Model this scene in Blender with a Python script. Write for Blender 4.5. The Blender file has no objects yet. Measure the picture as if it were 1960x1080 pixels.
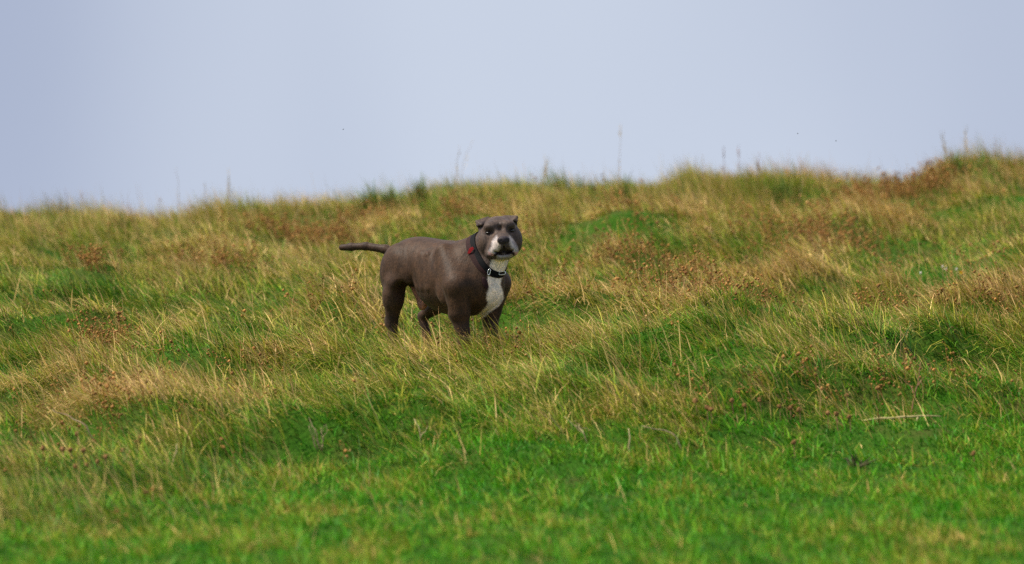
import bpy, math, random
import numpy as np
from mathutils import Vector, Matrix

rng = np.random.default_rng(7)
random.seed(7)
scene = bpy.context.scene
col = scene.collection

# ------------------------------------------------------------------ camera
CAM = np.array((0.0, -16.0, 1.20))
TGT = np.array((0.0, 0.0, 0.30))
PITCH = math.atan2(CAM[2] - TGT[2], TGT[1] - CAM[1])
FPX = 480.0 * float(np.linalg.norm(CAM - TGT))          # focal length in photo pixels (1960 wide)
cam_data = bpy.data.cameras.new('camera')
cam = bpy.data.objects.new('camera', cam_data)
col.objects.link(cam)
cam.location = CAM
cam.rotation_euler = (math.pi / 2 - PITCH, 0, 0)
cam_data.sensor_width = 36.0
cam_data.lens = 36.0 * FPX / 1960.0
cam_data.clip_end = 3000.0
cam_data.dof.use_dof = True
cam_data.dof.focus_distance = 15.78
cam_data.dof.aperture_fstop = 1.9
scene.camera = cam

# ------------------------------------------------------------------ world, sun, exposure
SUN_EL, SUN_AZ = math.radians(54), math.radians(268)      # azimuth clockwise from +Y
world = bpy.data.worlds.new('World')
scene.world = world
world.use_nodes = True
wn, wl = world.node_tree.nodes, world.node_tree.links
wn.clear()
w_out = wn.new('ShaderNodeOutputWorld')
w_bg = wn.new('ShaderNodeBackground')
w_sky = wn.new('ShaderNodeTexSky')
w_sky.sky_type = 'NISHITA'
w_sky.sun_disc = False
w_sky.sun_elevation = SUN_EL
w_sky.sun_rotation = SUN_AZ
w_sky.air_density = 1.0
w_sky.dust_density = 4.0
w_sky.ozone_density = 2.0
# overcast veil: even cloud, brighter overhead (as a cloud deck is), with very soft large patches
w_co = wn.new('ShaderNodeTexCoord')
w_sep = wn.new('ShaderNodeSeparateXYZ')
wl.new(w_co.outputs['Generated'], w_sep.inputs[0])
w_ramp = wn.new('ShaderNodeMapRange')
w_ramp.inputs['From Min'].default_value = 0.05
w_ramp.inputs['From Max'].default_value = 0.9
w_ramp.inputs['To Min'].default_value = 1.0
w_ramp.inputs['To Max'].default_value = 1.25
wl.new(w_sep.outputs['Z'], w_ramp.inputs['Value'])
w_map = wn.new('ShaderNodeMapping')
w_map.inputs['Location'].default_value = (13.015, 13.015 * .37, 0.35)
w_map.inputs['Scale'].default_value = (1, 1, .35)
wl.new(w_co.outputs['Generated'], w_map.inputs['Vector'])
w_noise = wn.new('ShaderNodeTexNoise')
w_noise.inputs['Scale'].default_value = 4.2
w_noise.inputs['Detail'].default_value = 3.0
w_noise.inputs['Roughness'].default_value = 0.35
wl.new(w_map.outputs[0], w_noise.inputs['Vector'])
w_nr = wn.new('ShaderNodeValToRGB')
w_nr.color_ramp.elements[0].position = 0.36
w_nr.color_ramp.elements[0].color = (0.38, 0.445, 0.62, 1)
w_nr.color_ramp.elements[1].position = 0.60
w_nr.color_ramp.elements[1].color = (0.71, 0.785, 0.91, 1)
wl.new(w_noise.outputs['Fac'], w_nr.inputs[0])
w_mul = wn.new('ShaderNodeVectorMath'); w_mul.operation = 'SCALE'
wl.new(w_nr.outputs['Color'], w_mul.inputs[0])
wl.new(w_ramp.outputs[0], w_mul.inputs['Scale'])
w_div = wn.new('ShaderNodeVectorMath'); w_div.operation = 'SCALE'
w_div.inputs['Scale'].default_value = 6.7
wl.new(w_mul.outputs[0], w_div.inputs[0])
w_mix = wn.new('ShaderNodeMix'); w_mix.data_type = 'RGBA'
w_mix.inputs[0].default_value = 0.93
wl.new(w_sky.outputs[0], w_mix.inputs[6])
wl.new(w_div.outputs[0], w_mix.inputs[7])
wl.new(w_mix.outputs[2], w_bg.inputs['Color'])
w_bg.inputs['Strength'].default_value = 0.10
wl.new(w_bg.outputs[0], w_out.inputs['Surface'])

sun_data = bpy.data.lights.new('sun', 'SUN')
sun_data.energy = 4.8
sun_data.angle = math.radians(12)
sun_data.color = (1.0, 0.93, 0.80)
sun = bpy.data.objects.new('sun', sun_data)
col.objects.link(sun)
sd = Vector((math.sin(SUN_AZ) * math.cos(SUN_EL), math.cos(SUN_AZ) * math.cos(SUN_EL), math.sin(SUN_EL)))
sun.rotation_euler = sd.to_track_quat('Z', 'Y').to_euler()

scene.view_settings.view_transform = 'Standard'
scene.view_settings.look = 'None'
scene.view_settings.exposure = 0.58
scene.view_settings.gamma = 1.0
scene.view_settings.use_curve_mapping = False
scene.render.engine = 'CYCLES'
scene.cycles.max_bounces = 4
scene.cycles.diffuse_bounces = 2
scene.cycles.glossy_bounces = 2
scene.cycles.transmission_bounces = 3
scene.cycles.use_denoising = False

# ------------------------------------------------------------------ helpers
def tag(o, label=None, cat=None, group=None, kind=None):
    if label: o['label'] = label
    if cat: o['category'] = cat
    if group: o['group'] = group
    if kind: o['kind'] = kind
    return o

def ray(px, py):
    c, s = math.cos(PITCH), math.sin(PITCH)
    a, b = (px - 980.0) / FPX, (540.0 - py) / FPX
    return np.array((a, c + b * s, -s + b * c))

def at(px, py, Y):
    """the point at depth Y that the photograph shows at pixel (px, py)"""
    d = ray(px, py)
    return CAM + d * ((Y - CAM[1]) / d[1])

_lat = rng.random((64, 64)).astype(np.float64)
def vnoise(x, y, seed=0):
    x = np.asarray(x, float) + seed * 13.37; y = np.asarray(y, float) + seed * 7.91
    xi, yi = np.floor(x).astype(int), np.floor(y).astype(int)
    fx, fy = x - xi, y - yi
    fx, fy = fx * fx * (3 - 2 * fx), fy * fy * (3 - 2 * fy)
    g = lambda i, j: _lat[i % 64, j % 64]
    return ((g(xi, yi) * (1 - fx) + g(xi + 1, yi) * fx) * (1 - fy)
            + (g(xi, yi + 1) * (1 - fx) + g(xi + 1, yi + 1) * fx) * fy)

def fbm(x, y, seed=0, o=3):
    a, t, s = 1.0, 0.0, 0.0
    for k in range(o):
        t += a * vnoise(x * 2 ** k, y * 2 ** k, seed + k); s += a; a *= 0.5
    return t / s

def sstep(a, b, x):
    t = np.clip((np.asarray(x, float) - a) / (b - a), 0, 1)
    return t * t * (3 - 2 * t)

# ------------------------------------------------------------------ terrain
RX = np.array([-60, -8, -2.6, -2.0, -1.45, -0.9, -0.45, 0.2, 0.65, 1.2, 1.75, 2.1, 2.3, 2.7, 8, 60])
RZ = np.array([-.6, .22, .335, .290, .325, .360, .455, .465, .490, .490, .480, .460, .555, .575, .72, 1.2])
def ridge(x):
    return np.interp(x, RX, RZ)

def height(x, y):
    x = np.asarray(x, float); y = np.asarray(y, float)
    r = ridge(x)
    up = r * np.clip(y, 0, None) / 5.0
    low = np.where(y < 0, 0.1 * np.clip(y, -2.5, 0) + 0.03 * np.clip(y + 2.5, None, 0), 0)
    z = np.where(y > 0, up, low)
    over = np.clip(y - 4.6, 0, None)
    z = z - 0.10 * over ** 2 / (1 + 0.25 * over) * (over > 0)
    z = np.maximum(z, -40.0)
    near = np.exp(-((x / 9) ** 2 + (y / 9) ** 2))
    rough = sstep(-2.6, -1.2, y - 0.15 * x)
    z = z + near * (0.10 * (fbm(x * 0.8, y * 1.1, 3, 2) - 0.5) + rough * (1 - .6 * sstep(3.5, 4.6, y)) * (0.30 * (fbm(x * 1.5, y * 2.2, 5, 2) - 0.5) + 0.22 * (fbm(x * 3.4, y * 4.4, 9, 2) - .5)))
    z = z + near * 0.085 * sstep(-.08, .20, y - (-1.62 + 0.17 * x)) * sstep(-.3, .5, x) * (1 - sstep(-.4, 2.5, y))
    z = z + 0.11 * (fbm(x * 3.3, y * 1.2, 81, 2) - .5) * np.exp(-((y - 4.7) / .6) ** 2) * near ** .2
    z = z + 0.085 * np.exp(-((x - .75) / .85) ** 2 - ((y + .85) / .42) ** 2)
    # level the ground a little where the dog stands
    k = np.exp(-(((x + 0.27) / 0.5) ** 2 + (y / 0.45) ** 2))
    return z * (1 - k) + 0.0 * k

def ground(px, py):
    """where the photograph's pixel meets the ground"""
    d = ray(px, py)
    ys = np.linspace(-9, 5.6, 1500)
    p = CAM[None] + d[None] * ((ys - CAM[1]) / d[1])[:, None]
    hit = np.nonzero(p[:, 2] < height(p[:, 0], p[:, 1]))[0]
    i = hit[0] if len(hit) else len(ys) - 80
    return np.array((p[i, 0], p[i, 1], float(height(p[i, 0], p[i, 1]))))

def axis(lo, hi, step, far):
    core = np.arange(lo, hi + 1e-6, step)
    g, out = step, []
    v = hi
    while v < far:
        g *= 1.35; v += g; out.append(v)
    neg, g, v = [], step, lo
    while v > -far:
        g *= 1.35; v -= g; neg.append(v)
    return np.concatenate([neg[::-1], core, out])

def mesh_np(name, verts, faces_flat, loop_starts, mats=(), smooth=True):
    me = bpy.data.meshes.new(name)
    n = len(loop_starts)
    me.vertices.add(len(verts)); me.vertices.foreach_set('co', np.ascontiguousarray(verts, np.float32).ravel())
    me.loops.add(len(faces_flat)); me.loops.foreach_set('vertex_index', np.ascontiguousarray(faces_flat, np.int32))
    me.polygons.add(n); me.polygons.foreach_set('loop_start', np.ascontiguousarray(loop_starts, np.int32))
    if smooth: me.polygons.foreach_set('use_smooth', np.ones(n, bool))
    for m in mats: me.materials.append(m)
    me.update(calc_edges=True); me.validate()
    return me

# ------------------------------------------------------------------ materials
def mat_new(name):
    m = bpy.data.materials.new(name); m.use_nodes = True
    nt = m.node_tree; nt.nodes.clear()
    out = nt.nodes.new('ShaderNodeOutputMaterial')
    return m, nt.nodes, nt.links, out

def ramp(nodes, stops):
    r = nodes.new('ShaderNodeValToRGB')
    e = r.color_ramp.elements
    e[0].position, e[0].color = stops[0][0], (*stops[0][1], 1)
    e[1].position, e[1].color = stops[-1][0], (*stops[-1][1], 1)
    for p, c in stops[1:-1]:
        x = e.new(p); x.color = (*c, 1)
    return r

def plain(name, color, rough=0.6, metallic=0.0, noise=0.0, scale=60.0, spec=0.5, coat=0.0):
    m, N, L, out = mat_new(name)
    b = N.new('ShaderNodeBsdfPrincipled')
    b.inputs['Roughness'].default_value = rough
    b.inputs['Metallic'].default_value = metallic
    b.inputs['Specular IOR Level'].default_value = spec
    b.inputs['Coat Weight'].default_value = coat
    tc = N.new('ShaderNodeTexCoord'); nz = N.new('ShaderNodeTexNoise')
    nz.inputs['Scale'].default_value = scale; nz.inputs['Detail'].default_value = 4
    L.new(tc.outputs['Object'], nz.inputs['Vector'])
    r = ramp(N, [(0.3, tuple(c * (1 - noise) for c in color)), (0.7, tuple(min(1, c * (1 + noise)) for c in color))])
    L.new(nz.outputs['Fac'], r.inputs[0]); L.new(r.outputs[0], b.inputs['Base Color'])
    L.new(b.outputs[0], out.inputs[0])
    return m

def blade_material(name, stops):
    m, N, L, out = mat_new(name)
    t = N.new('ShaderNodeAttribute'); t.attribute_name = 'tone'
    r = ramp(N, stops); L.new(t.outputs['Fac'], r.inputs[0])
    v = N.new('ShaderNodeAttribute'); v.attribute_name = 'shade'
    hs = N.new('ShaderNodeHueSaturation')
    L.new(r.outputs[0], hs.inputs['Color']); L.new(v.outputs['Fac'], hs.inputs['Value'])
    b = N.new('ShaderNodeBsdfPrincipled')
    b.inputs['Roughness'].default_value = 0.55
    b.inputs['Specular IOR Level'].default_value = 0.18
    tr = N.new('ShaderNodeBsdfTranslucent')
    L.new(hs.outputs[0], b.inputs['Base Color']); L.new(hs.outputs[0], tr.inputs['Color'])
    mx = N.new('ShaderNodeMixShader'); mx.inputs[0].default_value = 0.25
    L.new(b.outputs[0], mx.inputs[1]); L.new(tr.outputs[0], mx.inputs[2])
    L.new(mx.outputs[0], out.inputs[0])
    return m

M_blade = blade_material('grass_blade', [
    (0.00, (0.022, 0.105, 0.004)), (0.25, (0.090, 0.235, 0.010)), (0.45, (0.260, 0.300, 0.022)),
    (0.62, (0.400, 0.320, 0.045)), (0.80, (0.670, 0.470, 0.185)), (1.00, (0.560, 0.310, 0.130))])
M_lawn = blade_material('lawn_blade', [
    (0.00, (0.024, 0.130, 0.003)), (0.30, (0.054, 0.265, 0.005)), (0.55, (0.140, 0.315, 0.010)),
    (0.78, (0.340, 0.300, 0.035)), (1.00, (0.540, 0.350, 0.110))])
M_seed = blade_material('seed_head', [
    (0.00, (0.170, 0.110, 0.024)), (0.30, (0.300, 0.150, 0.036)), (0.60, (0.430, 0.210, 0.060)),
    (0.85, (0.300, 0.125, 0.036)), (1.00, (0.560, 0.340, 0.130))])

m, N, L, out = mat_new('meadow_soil'); M_soil = m
tc = N.new('ShaderNodeTexCoord'); nz = N.new('ShaderNodeTexNoise')
nz.inputs['Scale'].default_value = 6; nz.inputs['Detail'].default_value = 8
L.new(tc.outputs['Object'], nz.inputs['Vector'])
r = ramp(N, [(0.3, (0.022, 0.075, 0.005)), (0.5, (0.034, 0.080, 0.008)), (0.75, (0.06, 0.060, 0.016))])
b = N.new('ShaderNodeBsdfPrincipled'); b.inputs['Roughness'].default_value = 1.0; b.inputs['Specular IOR Level'].default_value = 0.05
L.new(nz.outputs['Fac'], r.inputs[0]); L.new(r.outputs[0], b.inputs['Base Color'])
bp = N.new('ShaderNodeBump'); bp.inputs['Strength'].default_value = 0.6; bp.inputs['Distance'].default_value = 0.02
nz2 = N.new('ShaderNodeTexNoise'); nz2.inputs['Scale'].default_value = 60; nz2.inputs['Detail'].default_value = 5
L.new(tc.outputs['Object'], nz2.inputs['Vector']); L.new(nz2.outputs['Fac'], bp.inputs['Height'])
L.new(bp.outputs[0], b.inputs['Normal']); L.new(b.outputs[0], out.inputs[0])

# ------------------------------------------------------------------ ground sheet
gx, gy = axis(-6, 6, 0.08, 400), axis(-7, 7, 0.08, 400)
X, Y = np.meshgrid(gx, gy)
V = np.stack([X, Y, height(X, Y)], -1).reshape(-1, 3)
nx, ny = len(gx), len(gy)
ii = (np.arange(ny - 1)[:, None] * nx + np.arange(nx - 1)[None]).ravel()
F = np.stack([ii, ii + 1, ii + nx + 1, ii + nx], 1)
hill = bpy.data.objects.new('hillside_ground', mesh_np('hillside_ground', V, F.ravel(), np.arange(len(F)) * 4, [M_soil]))
col.objects.link(hill)
tag(hill, 'rough grassy hillside rising to a low ridge against the sky', 'ground', kind='structure')

# ------------------------------------------------------------------ grass, blade by blade
def blade_mesh(name, label, cat, mat, base, ln, wd, lean, az, droop, tone, tip, shade, seg):
    """one arching, tapering strip for every base point; all arrays have one entry for each blade"""
    n = len(base)
    hd = np.stack([np.cos(az), np.sin(az), np.zeros(n)], 1)
    fa = rng.random(n) * np.pi
    side = np.stack([np.cos(fa), np.sin(fa), np.zeros(n)], 1)
    vs, ts = [], []
    for k in range(seg + 1):
        t = k / seg
        ang = lean + droop * t
        p = base + hd * (ln * t * np.sin(ang))[:, None]
        p[:, 2] += ln * t * np.cos(ang)
        tt = tone + tip * t ** 1.4
        if k < seg:
            w = (wd * (1 - 0.75 * t) / 2)[:, None]
            vs += [p - side * w, p + side * w]; ts += [tt, tt]
        else:
            vs.append(p); ts.append(tt)
    nv = 2 * seg + 1
    V = np.stack(vs, 1).reshape(-1, 3); T = np.stack(ts, 1).ravel(); S = np.repeat(shade, nv)
    pat = []
    for k in range(seg - 1):
        pat += [2 * k, 2 * k + 1, 2 * k + 3, 2 * k + 2]
    a = 2 * (seg - 1)
    pat += [a, a + 1, a + 2]
    fl = (np.arange(n)[:, None] * nv + np.array(pat)[None]).ravel()
    lp = len(pat)
    st = (np.arange(n)[:, None] * lp + np.array([4 * k for k in range(seg)])[None]).ravel()
    me = mesh_np(name, V, fl, st, [mat], smooth=False)
    for nm, arr in (('tone', T), ('shade', S)):
        at_ = me.attributes.new(nm, 'FLOAT', 'POINT'); at_.data.foreach_set('value', np.ascontiguousarray(arr, np.float32))
    o = bpy.data.objects.new(name, me); col.objects.link(o)
    return tag(o, label, cat, kind='stuff')

# ------------------------------------------------------------------ where what grows (read off the photo, kept in ground coordinates)
def spots(lst):
    out = []
    for px, py, rx, ry, a in lst:
        g = ground(px, py); e = ground(px + rx, py); n = ground(px, py - ry); s = ground(px, py + ry)
        out.append((g[0], g[1], abs(e[0] - g[0]) + .02, abs(n[1] - s[1]) / 2 + .03, a))
    return out
def field(sp, x, y):
    f = np.zeros_like(x)
    for cx, cy, rx, ry, a in sp:
        f += a * np.exp(-(((x - cx) / rx) ** 2 + ((y - cy) / ry) ** 2))
    return f

EDGE = np.array([ground(*p)[:2] for p in [(0, 1035), (250, 1010), (450, 960), (650, 905), (850, 872), (1000, 850), (1300, 832), (1600, 806), (1960, 770)]])
def edge_y(x):
    return np.interp(x, EDGE[:, 0], EDGE[:, 1])
GREEN = spots([(150, 580, 120, 20, -.35), (1800, 690, 200, 22, -.45), (1380, 640, 130, 20, -.2), (1520, 450, 110, 22, -.3),
               (540, 650, 90, 18, -.2), (380, 800, 150, 26, -.25), (700, 790, 120, 26, -.3), (740, 385, 60, 18, -.3), (1300, 480, 90, 20, -.2),
               (700, 690, 90, 20, -.15), (1900, 300, 60, 15, -.25), (1240, 610, 100, 20, -.15), (950, 790, 160, 25, -.2)])
DRY = spots([(600, 520, 140, 22, .18), (1000, 650, 170, 18, .18), (450, 690, 150, 25, .15), (150, 720, 160, 22, .12), (1800, 450, 220, 50, .2),
             (1300, 420, 160, 30, .15), (1150, 700, 120, 18, .12), (1780, 600, 180, 20, .2), (1560, 500, 160, 30, .18), (400, 420, 300, 30, .1)])
BROWN = spots([(660, 445, 80, 9, 1.2), (1130, 440, 140, 14, 1.0), (1220, 520, 170, 18, 1.3), (1000, 605, 55, 9, .9), (590, 605, 55, 9, .8),
               (1350, 568, 100, 8, .8), (1830, 592, 160, 13, .7), (1440, 775, 130, 9, .5), (1720, 745, 150, 22, .40), (200, 662, 50, 8, .8),
               (200, 765, 90, 14, .3), (140, 850, 120, 20, .25), (430, 520, 100, 12, .8), (180, 515, 80, 12, .8), (1750, 385, 200, 18, .9),
               (1560, 470, 160, 20, .6), (480, 720, 150, 18, .25), (840, 660, 150, 12, .2), (1850, 520, 90, 10, .6), (1100, 480, 90, 12, .6),
               (940, 710, 60, 8, .3), (1640, 785, 90, 8, .35), (1500, 690, 90, 10, .2), (560, 470, 90, 10, .6), (900, 420, 120, 10, .4)])

def sample(n, x0, x1, y0, y1):
    return rng.uniform(x0, x1, n), rng.uniform(y0, y1, n)
def keep(x, y):
    # full density where the frame or a step beside it looks, thinner beyond
    half = (16 + y) * 0.1274
    return np.where(np.abs(x) < half + 0.7, 1.0, 0.12)

# tussock grass
def meadow(name, label, n, y0, y1, seg, wmul):
    x, y = sample(n, -6, 6, y0, y1)
    e = y - edge_y(x)
    t = sstep(-0.45, 0.40, e + 0.9 * (fbm(x * 2, y * 2, 11) - .5))
    brown = np.clip(field(BROWN, x, y), 0, 1)
    hn = sstep(.32, .68, 0.55 * fbm(x * 3.0, y * 3.4, 21, 2) + 0.45 * fbm(x * 6.5, y * 7.0, 22, 2))
    lo = sstep(.30, .70, fbm(x * 0.9, y * 1.3, 25, 2))
    ok = rng.random(n) < keep(x, y) * np.clip(t * (0.55 + 0.6 * hn), 0.03, 1) * (1 - 0.25 * brown)
    x, y, t, brown, hn, lo, e = x[ok], y[ok], t[ok], brown[ok], hn[ok], lo[ok], e[ok]
    m = len(x)
    green = field(GREEN, x, y); dryf = field(DRY, x, y)
    hgt = (0.40 + 0.75 * hn + 0.15 * lo) * (0.6 + 0.4 * t) * (1 - .35 * brown)
    hgt = hgt * (1 + .9 * (vnoise(x * 5.5, y * 3, 91) - .5) * sstep(3.6, 4.4, y))
    hgt = hgt + .38 * np.exp(-((x - .7) / .85) ** 2 - ((y + 1.05) / .40) ** 2)
    near_dog = np.exp(-(((x + .15) / .45) ** 2 + ((y + .20) / .34) ** 2))
    hgt = hgt * (1 - near_dog) + near_dog * 1.32
    paws = np.exp(-(((x + .13) / .26) ** 2 + ((y + .48) / .20) ** 2)); hgt = hgt * (1 - paws) + paws * 1.6
    bump = fbm(x * 1.5, y * 2.2, 5, 2) - .5 + .6 * (fbm(x * 3.4, y * 4.4, 9, 2) - .5)
    dry = (0.135 + 0.03 * sstep(.5, 2.5, y) + 0.55 * bump + 0.13 * (lo - .5) + 0.36 * (hn - .45) + 0.22 * (vnoise(x * 9, y * 9, 35) - .5) + .8 * green + .42 * dryf
           + rng.normal(0, .12, m) + rng.uniform(.2, .5, m) * (rng.random(m) < .30) - 0.08 * (1 - t) + 0.06 * brown)
    ln = hgt * (0.068 + 0.105 * rng.random(m) ** 1.3)
    wd = wmul * (0.0024 + 0.0034 * rng.random(m))
    upright = sstep(3.8, 5.0, y) * 0.25
    lean = np.clip(0.55 - upright + 0.8 * (vnoise(x * 4.1, y * 4.1, 71) - .5) + rng.normal(0, .24, m), -.3, 1.3)
    az = np.pi + 2.0 * (vnoise(x * 3.3, y * 3.3, 73) - .5) + rng.normal(0, .75, m)
    blade_mesh(name, label, 'grass', M_blade, np.stack([x, y, height(x, y) - .012], 1), ln, wd, lean, az,
               0.55 * (0.3 + 1.4 * rng.random(m)), np.clip(dry, -.2, .75), np.full(m, 0.34), 0.34 + 1.15 * rng.random(m), seg)
meadow('meadow_grass', 'long wind-blown meadow grass in green and straw around the dog', 720000, -4.4, 1.6, 3, 1.0)
meadow('upper_meadow_grass', 'long grass on the upper hillside running up to the ridge', 560000, 1.6, 6.2, 2, 1.15)

# short lawn in front, thinning out under the tussocks
x, y = sample(590000, -4.2, 4.2, -5.6, 0.6)
t = sstep(0.0, 1.1, y - edge_y(x) + 0.5 * (fbm(x * 2, y * 2, 13) - .5))
cl = sstep(.3, .7, .5 * fbm(x * 7, y * 8, 45, 2) + .5 * fbm(x * 15, y * 17, 46, 2))
ok = rng.random(len(x)) < keep(x, y) * (1 - .85 * t) * (0.80 + .2 * cl)
x, y, t, cl = x[ok], y[ok], t[ok], cl[ok]; m = len(x)
dry = (0.27 + 0.55 * (fbm(x * 2.0, y * 2.6, 41) - .5) + 0.55 * (cl - .45) + 0.30 * (vnoise(x * 24, y * 24, 43) - .5) + rng.normal(0, .12, m)
       + 0.35 * (rng.random(m) < .07))
blade_mesh('lawn_grass', 'short bright green grass in the foreground', 'grass', M_lawn, np.stack([x, y, height(x, y) - .006], 1),
           (0.022 + .05 * rng.random(m)) * (0.45 + .9 * cl), 0.0035 + .0035 * rng.random(m), np.clip(.65 + rng.normal(0, .35, m), -.4, 1.4),
           np.pi + rng.normal(0, 1.4, m), 0.8 * rng.random(m), np.clip(dry, -.1, .95), np.full(m, .10), 0.55 + .75 * rng.random(m), 2)

# loose straw stalks
x, y = sample(60000, -6, 6, -4.8, 5.6)
t = sstep(-0.7, 0.4, y - edge_y(x))
ok = rng.random(len(x)) < keep(x, y) * (0.012 + 0.75 * t ** 2 * sstep(.3, .8, fbm(x * 1.5, y * 1.5, 51)))
x, y = x[ok], y[ok]; m = len(x)
blade_mesh('straw_stalks', 'thin dry straw stalks standing among the green grass', 'grass', M_blade, np.stack([x, y, height(x, y) - .01], 1),
           0.08 + .13 * rng.random(m) ** 1.6, .0024 + .0020 * rng.random(m), np.clip(.45 + rng.normal(0, .3, m), -.4, 1.2), np.pi + rng.normal(0, .7, m),
           .35 * rng.random(m), rng.uniform(.62, .95, m), np.full(m, .06), .8 + .5 * rng.random(m), 3)

# wispy upright stalks along the skyline
x, y = sample(1900, -4.5, 4.5, 4.0, 5.1); m = len(x)
blade_mesh('ridge_wisps', 'wispy thin stalks standing up along the skyline', 'grass', M_blade, np.stack([x, y, height(x, y) - .01], 1),
           0.09 + .20 * rng.random(m) ** 2.4, .0018 + .0016 * rng.random(m), np.clip(rng.normal(.08, .16, m), -.4, .6), np.pi + rng.normal(0, .7, m),
           .25 * rng.random(m), rng.uniform(.6, 1.0, m), np.full(m, .05), .6 + .5 * rng.random(m), 3)

# brown seed heads in patches
def seed_heads(n):
    x, y = sample(n, -5, 5, -3.5, 5.4)
    f = field(BROWN, x, y)
    ok = rng.random(n) < keep(x, y) * np.clip(f * (0.08 + 0.75 * sstep(.3, .75, fbm(x * 4, y * 4, 61))), 0.004, 1) * (y > edge_y(x) - .1)
    x, y = x[ok], y[ok]; m = len(x)
    h = rng.uniform(.06, .15, m)
    b = np.stack([x, y, height(x, y) - .01], 1)
    top = b + np.stack([-.25 * h + rng.normal(0, .3, m) * h, rng.normal(0, .3, m) * h, h], 1)
    w = np.array((.0013, .0005, 0))
    SV = np.stack([b - w, b + w, top + w * .6, top - w * .6], 1)
    tn = rng.uniform(.1, .6, m); sh = rng.uniform(.6, 1.2, m)
    per = 7
    tt = rng.uniform(.45, 1.05, (m, per))
    c = b[:, None] + (top - b)[:, None] * tt[..., None] + rng.normal(0, .012, (m, per, 3))
    r = .0018 + .0050 * rng.random((m, per)) ** 2.2
    d = np.array([(1,0,0),(0,1,0),(-1,0,0),(0,-1,0),(0,0,1),(0,0,-1)], float)
    HV = c[:, :, None] + d * (r[..., None] * rng.uniform(.45, 1.7, (m, per, 6)))[..., None]
    V = np.concatenate([SV.reshape(-1, 3), HV.reshape(-1, 3)])
    T = np.concatenate([np.repeat(tn, 4), np.repeat((tn[:, None] + rng.uniform(-.2, .5, (m, per))).ravel(), 6)])
    S = np.concatenate([np.repeat(sh, 4), np.repeat((sh[:, None] * rng.uniform(.7, 1.3, (m, per))).ravel(), 6)])
    q = np.arange(m * 4)
    f8 = np.array([(0,1,4),(1,2,4),(2,3,4),(3,0,4),(1,0,5),(2,1,5),(3,2,5),(0,3,5)])
    tri = (m * 4 + np.arange(m * per)[:, None, None] * 6 + f8[None]).ravel()
    fl = np.concatenate([q, tri])
    st = np.concatenate([np.arange(m) * 4, m * 4 + np.arange(m * per * 8) * 3])
    me = mesh_np('brown_seed_heads', V, fl, st, [M_seed], smooth=False)
    for nm, arr in (('tone', T), ('shade', S)):
        a = me.attributes.new(nm, 'FLOAT', 'POINT'); a.data.foreach_set('value', np.ascontiguousarray(arr, np.float32))
    o = bpy.data.objects.new('brown_seed_heads', me); col.objects.link(o)
    tag(o, 'brown withered seed heads in patches through the meadow grass', 'dead plants', kind='stuff')
seed_heads(170000)
#DOG
# ------------------------------------------------------------------ the dog: one continuous skin grown from muscles and bones
DOG_O = np.array((-0.271, 0.0, 0.0))
TH = math.radians(45)
FWD = np.array((math.cos(TH), -math.sin(TH), 0.0)); RGT = np.array((-math.sin(TH), -math.cos(TH), 0.0)); UPV = np.array((0, 0, 1.0))
def B(s, t, w):                      # along the back, to its right, up
    return s * FWD + t * RGT + w * UPV
def Q(px, py, v):                    # seen at this pixel, v metres behind the dog's middle
    return at(px, py, v) - DOG_O
BODY_R = np.stack([FWD, RGT, UPV])   # rows: local axes

def rot_axes(R, ax, deg):
    m = np.array(Matrix.Rotation(math.radians(deg), 3, ax))
    return m @ R

yaw, pitch, roll = math.radians(7), math.radians(3), math.radians(5)
hy = np.array((math.sin(yaw) * math.cos(pitch), -math.cos(yaw) * math.cos(pitch), math.sin(pitch)))
hx = np.cross(UPV, hy); hx = -hx / np.linalg.norm(hx)
hx = hx if hx[0] > 0 else -hx
hz = np.cross(hy, hx); hz = hz if hz[2] > 0 else -hz
hx, hz = hx * math.cos(roll) + hz * math.sin(roll), hz * math.cos(roll) - hx * math.sin(roll)
HEAD_R = np.stack([hx, hy, hz])
HC = Q(956, 452, -0.20)
def H(x, y, z):
    return HC + x * hx + y * hy + z * hz

PR = []                               # (kind, data, blend, op)
def ell(c, r, k=.03, R=BODY_R, op='+'):
    PR.append(('e', (np.asarray(c, float), np.asarray(r, float), np.asarray(R)), k, op))
def cap(a, b, ra, rb, k=.03, op='+'):
    PR.append(('c', (np.asarray(a, float), np.asarray(b, float), ra, rb), k, op))

# trunk
ell(B(.06, 0, .318), (.20, .128, .148), .03)
ell(B(.160, 0, .312), (.110, .126, .135), .04)
ell(B(-.09, 0, .378), (.16, .106, .086), .05)
ell(B(-.175, 0, .375), (.105, .098, .080), .04)
ell(B(-.13, 0, .405), (.12, .075, .062), .04)
ell(B(.14, 0, .400), (.07, .07, .055), .04)
# faint ribs on the near and far flank
for sg in (-1, 1):
    for s_, t_ in ((-.055, .090), (-.018, .101), (.022, .108)):
        cap(B(s_ - .012, sg * (t_ - .012), .410), B(s_ + .010, sg * t_, .285), .014, .017, .012)
# neck and throat
cap(B(.125, 0, .362), H(0, -.065, -.010), .095, .062, .035)
cap(B(.215, 0, .335), H(0, -.01, -.055), .082, .048, .03)
ell(B(.225, 0, .285), (.07, .085, .085), .03)
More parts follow.
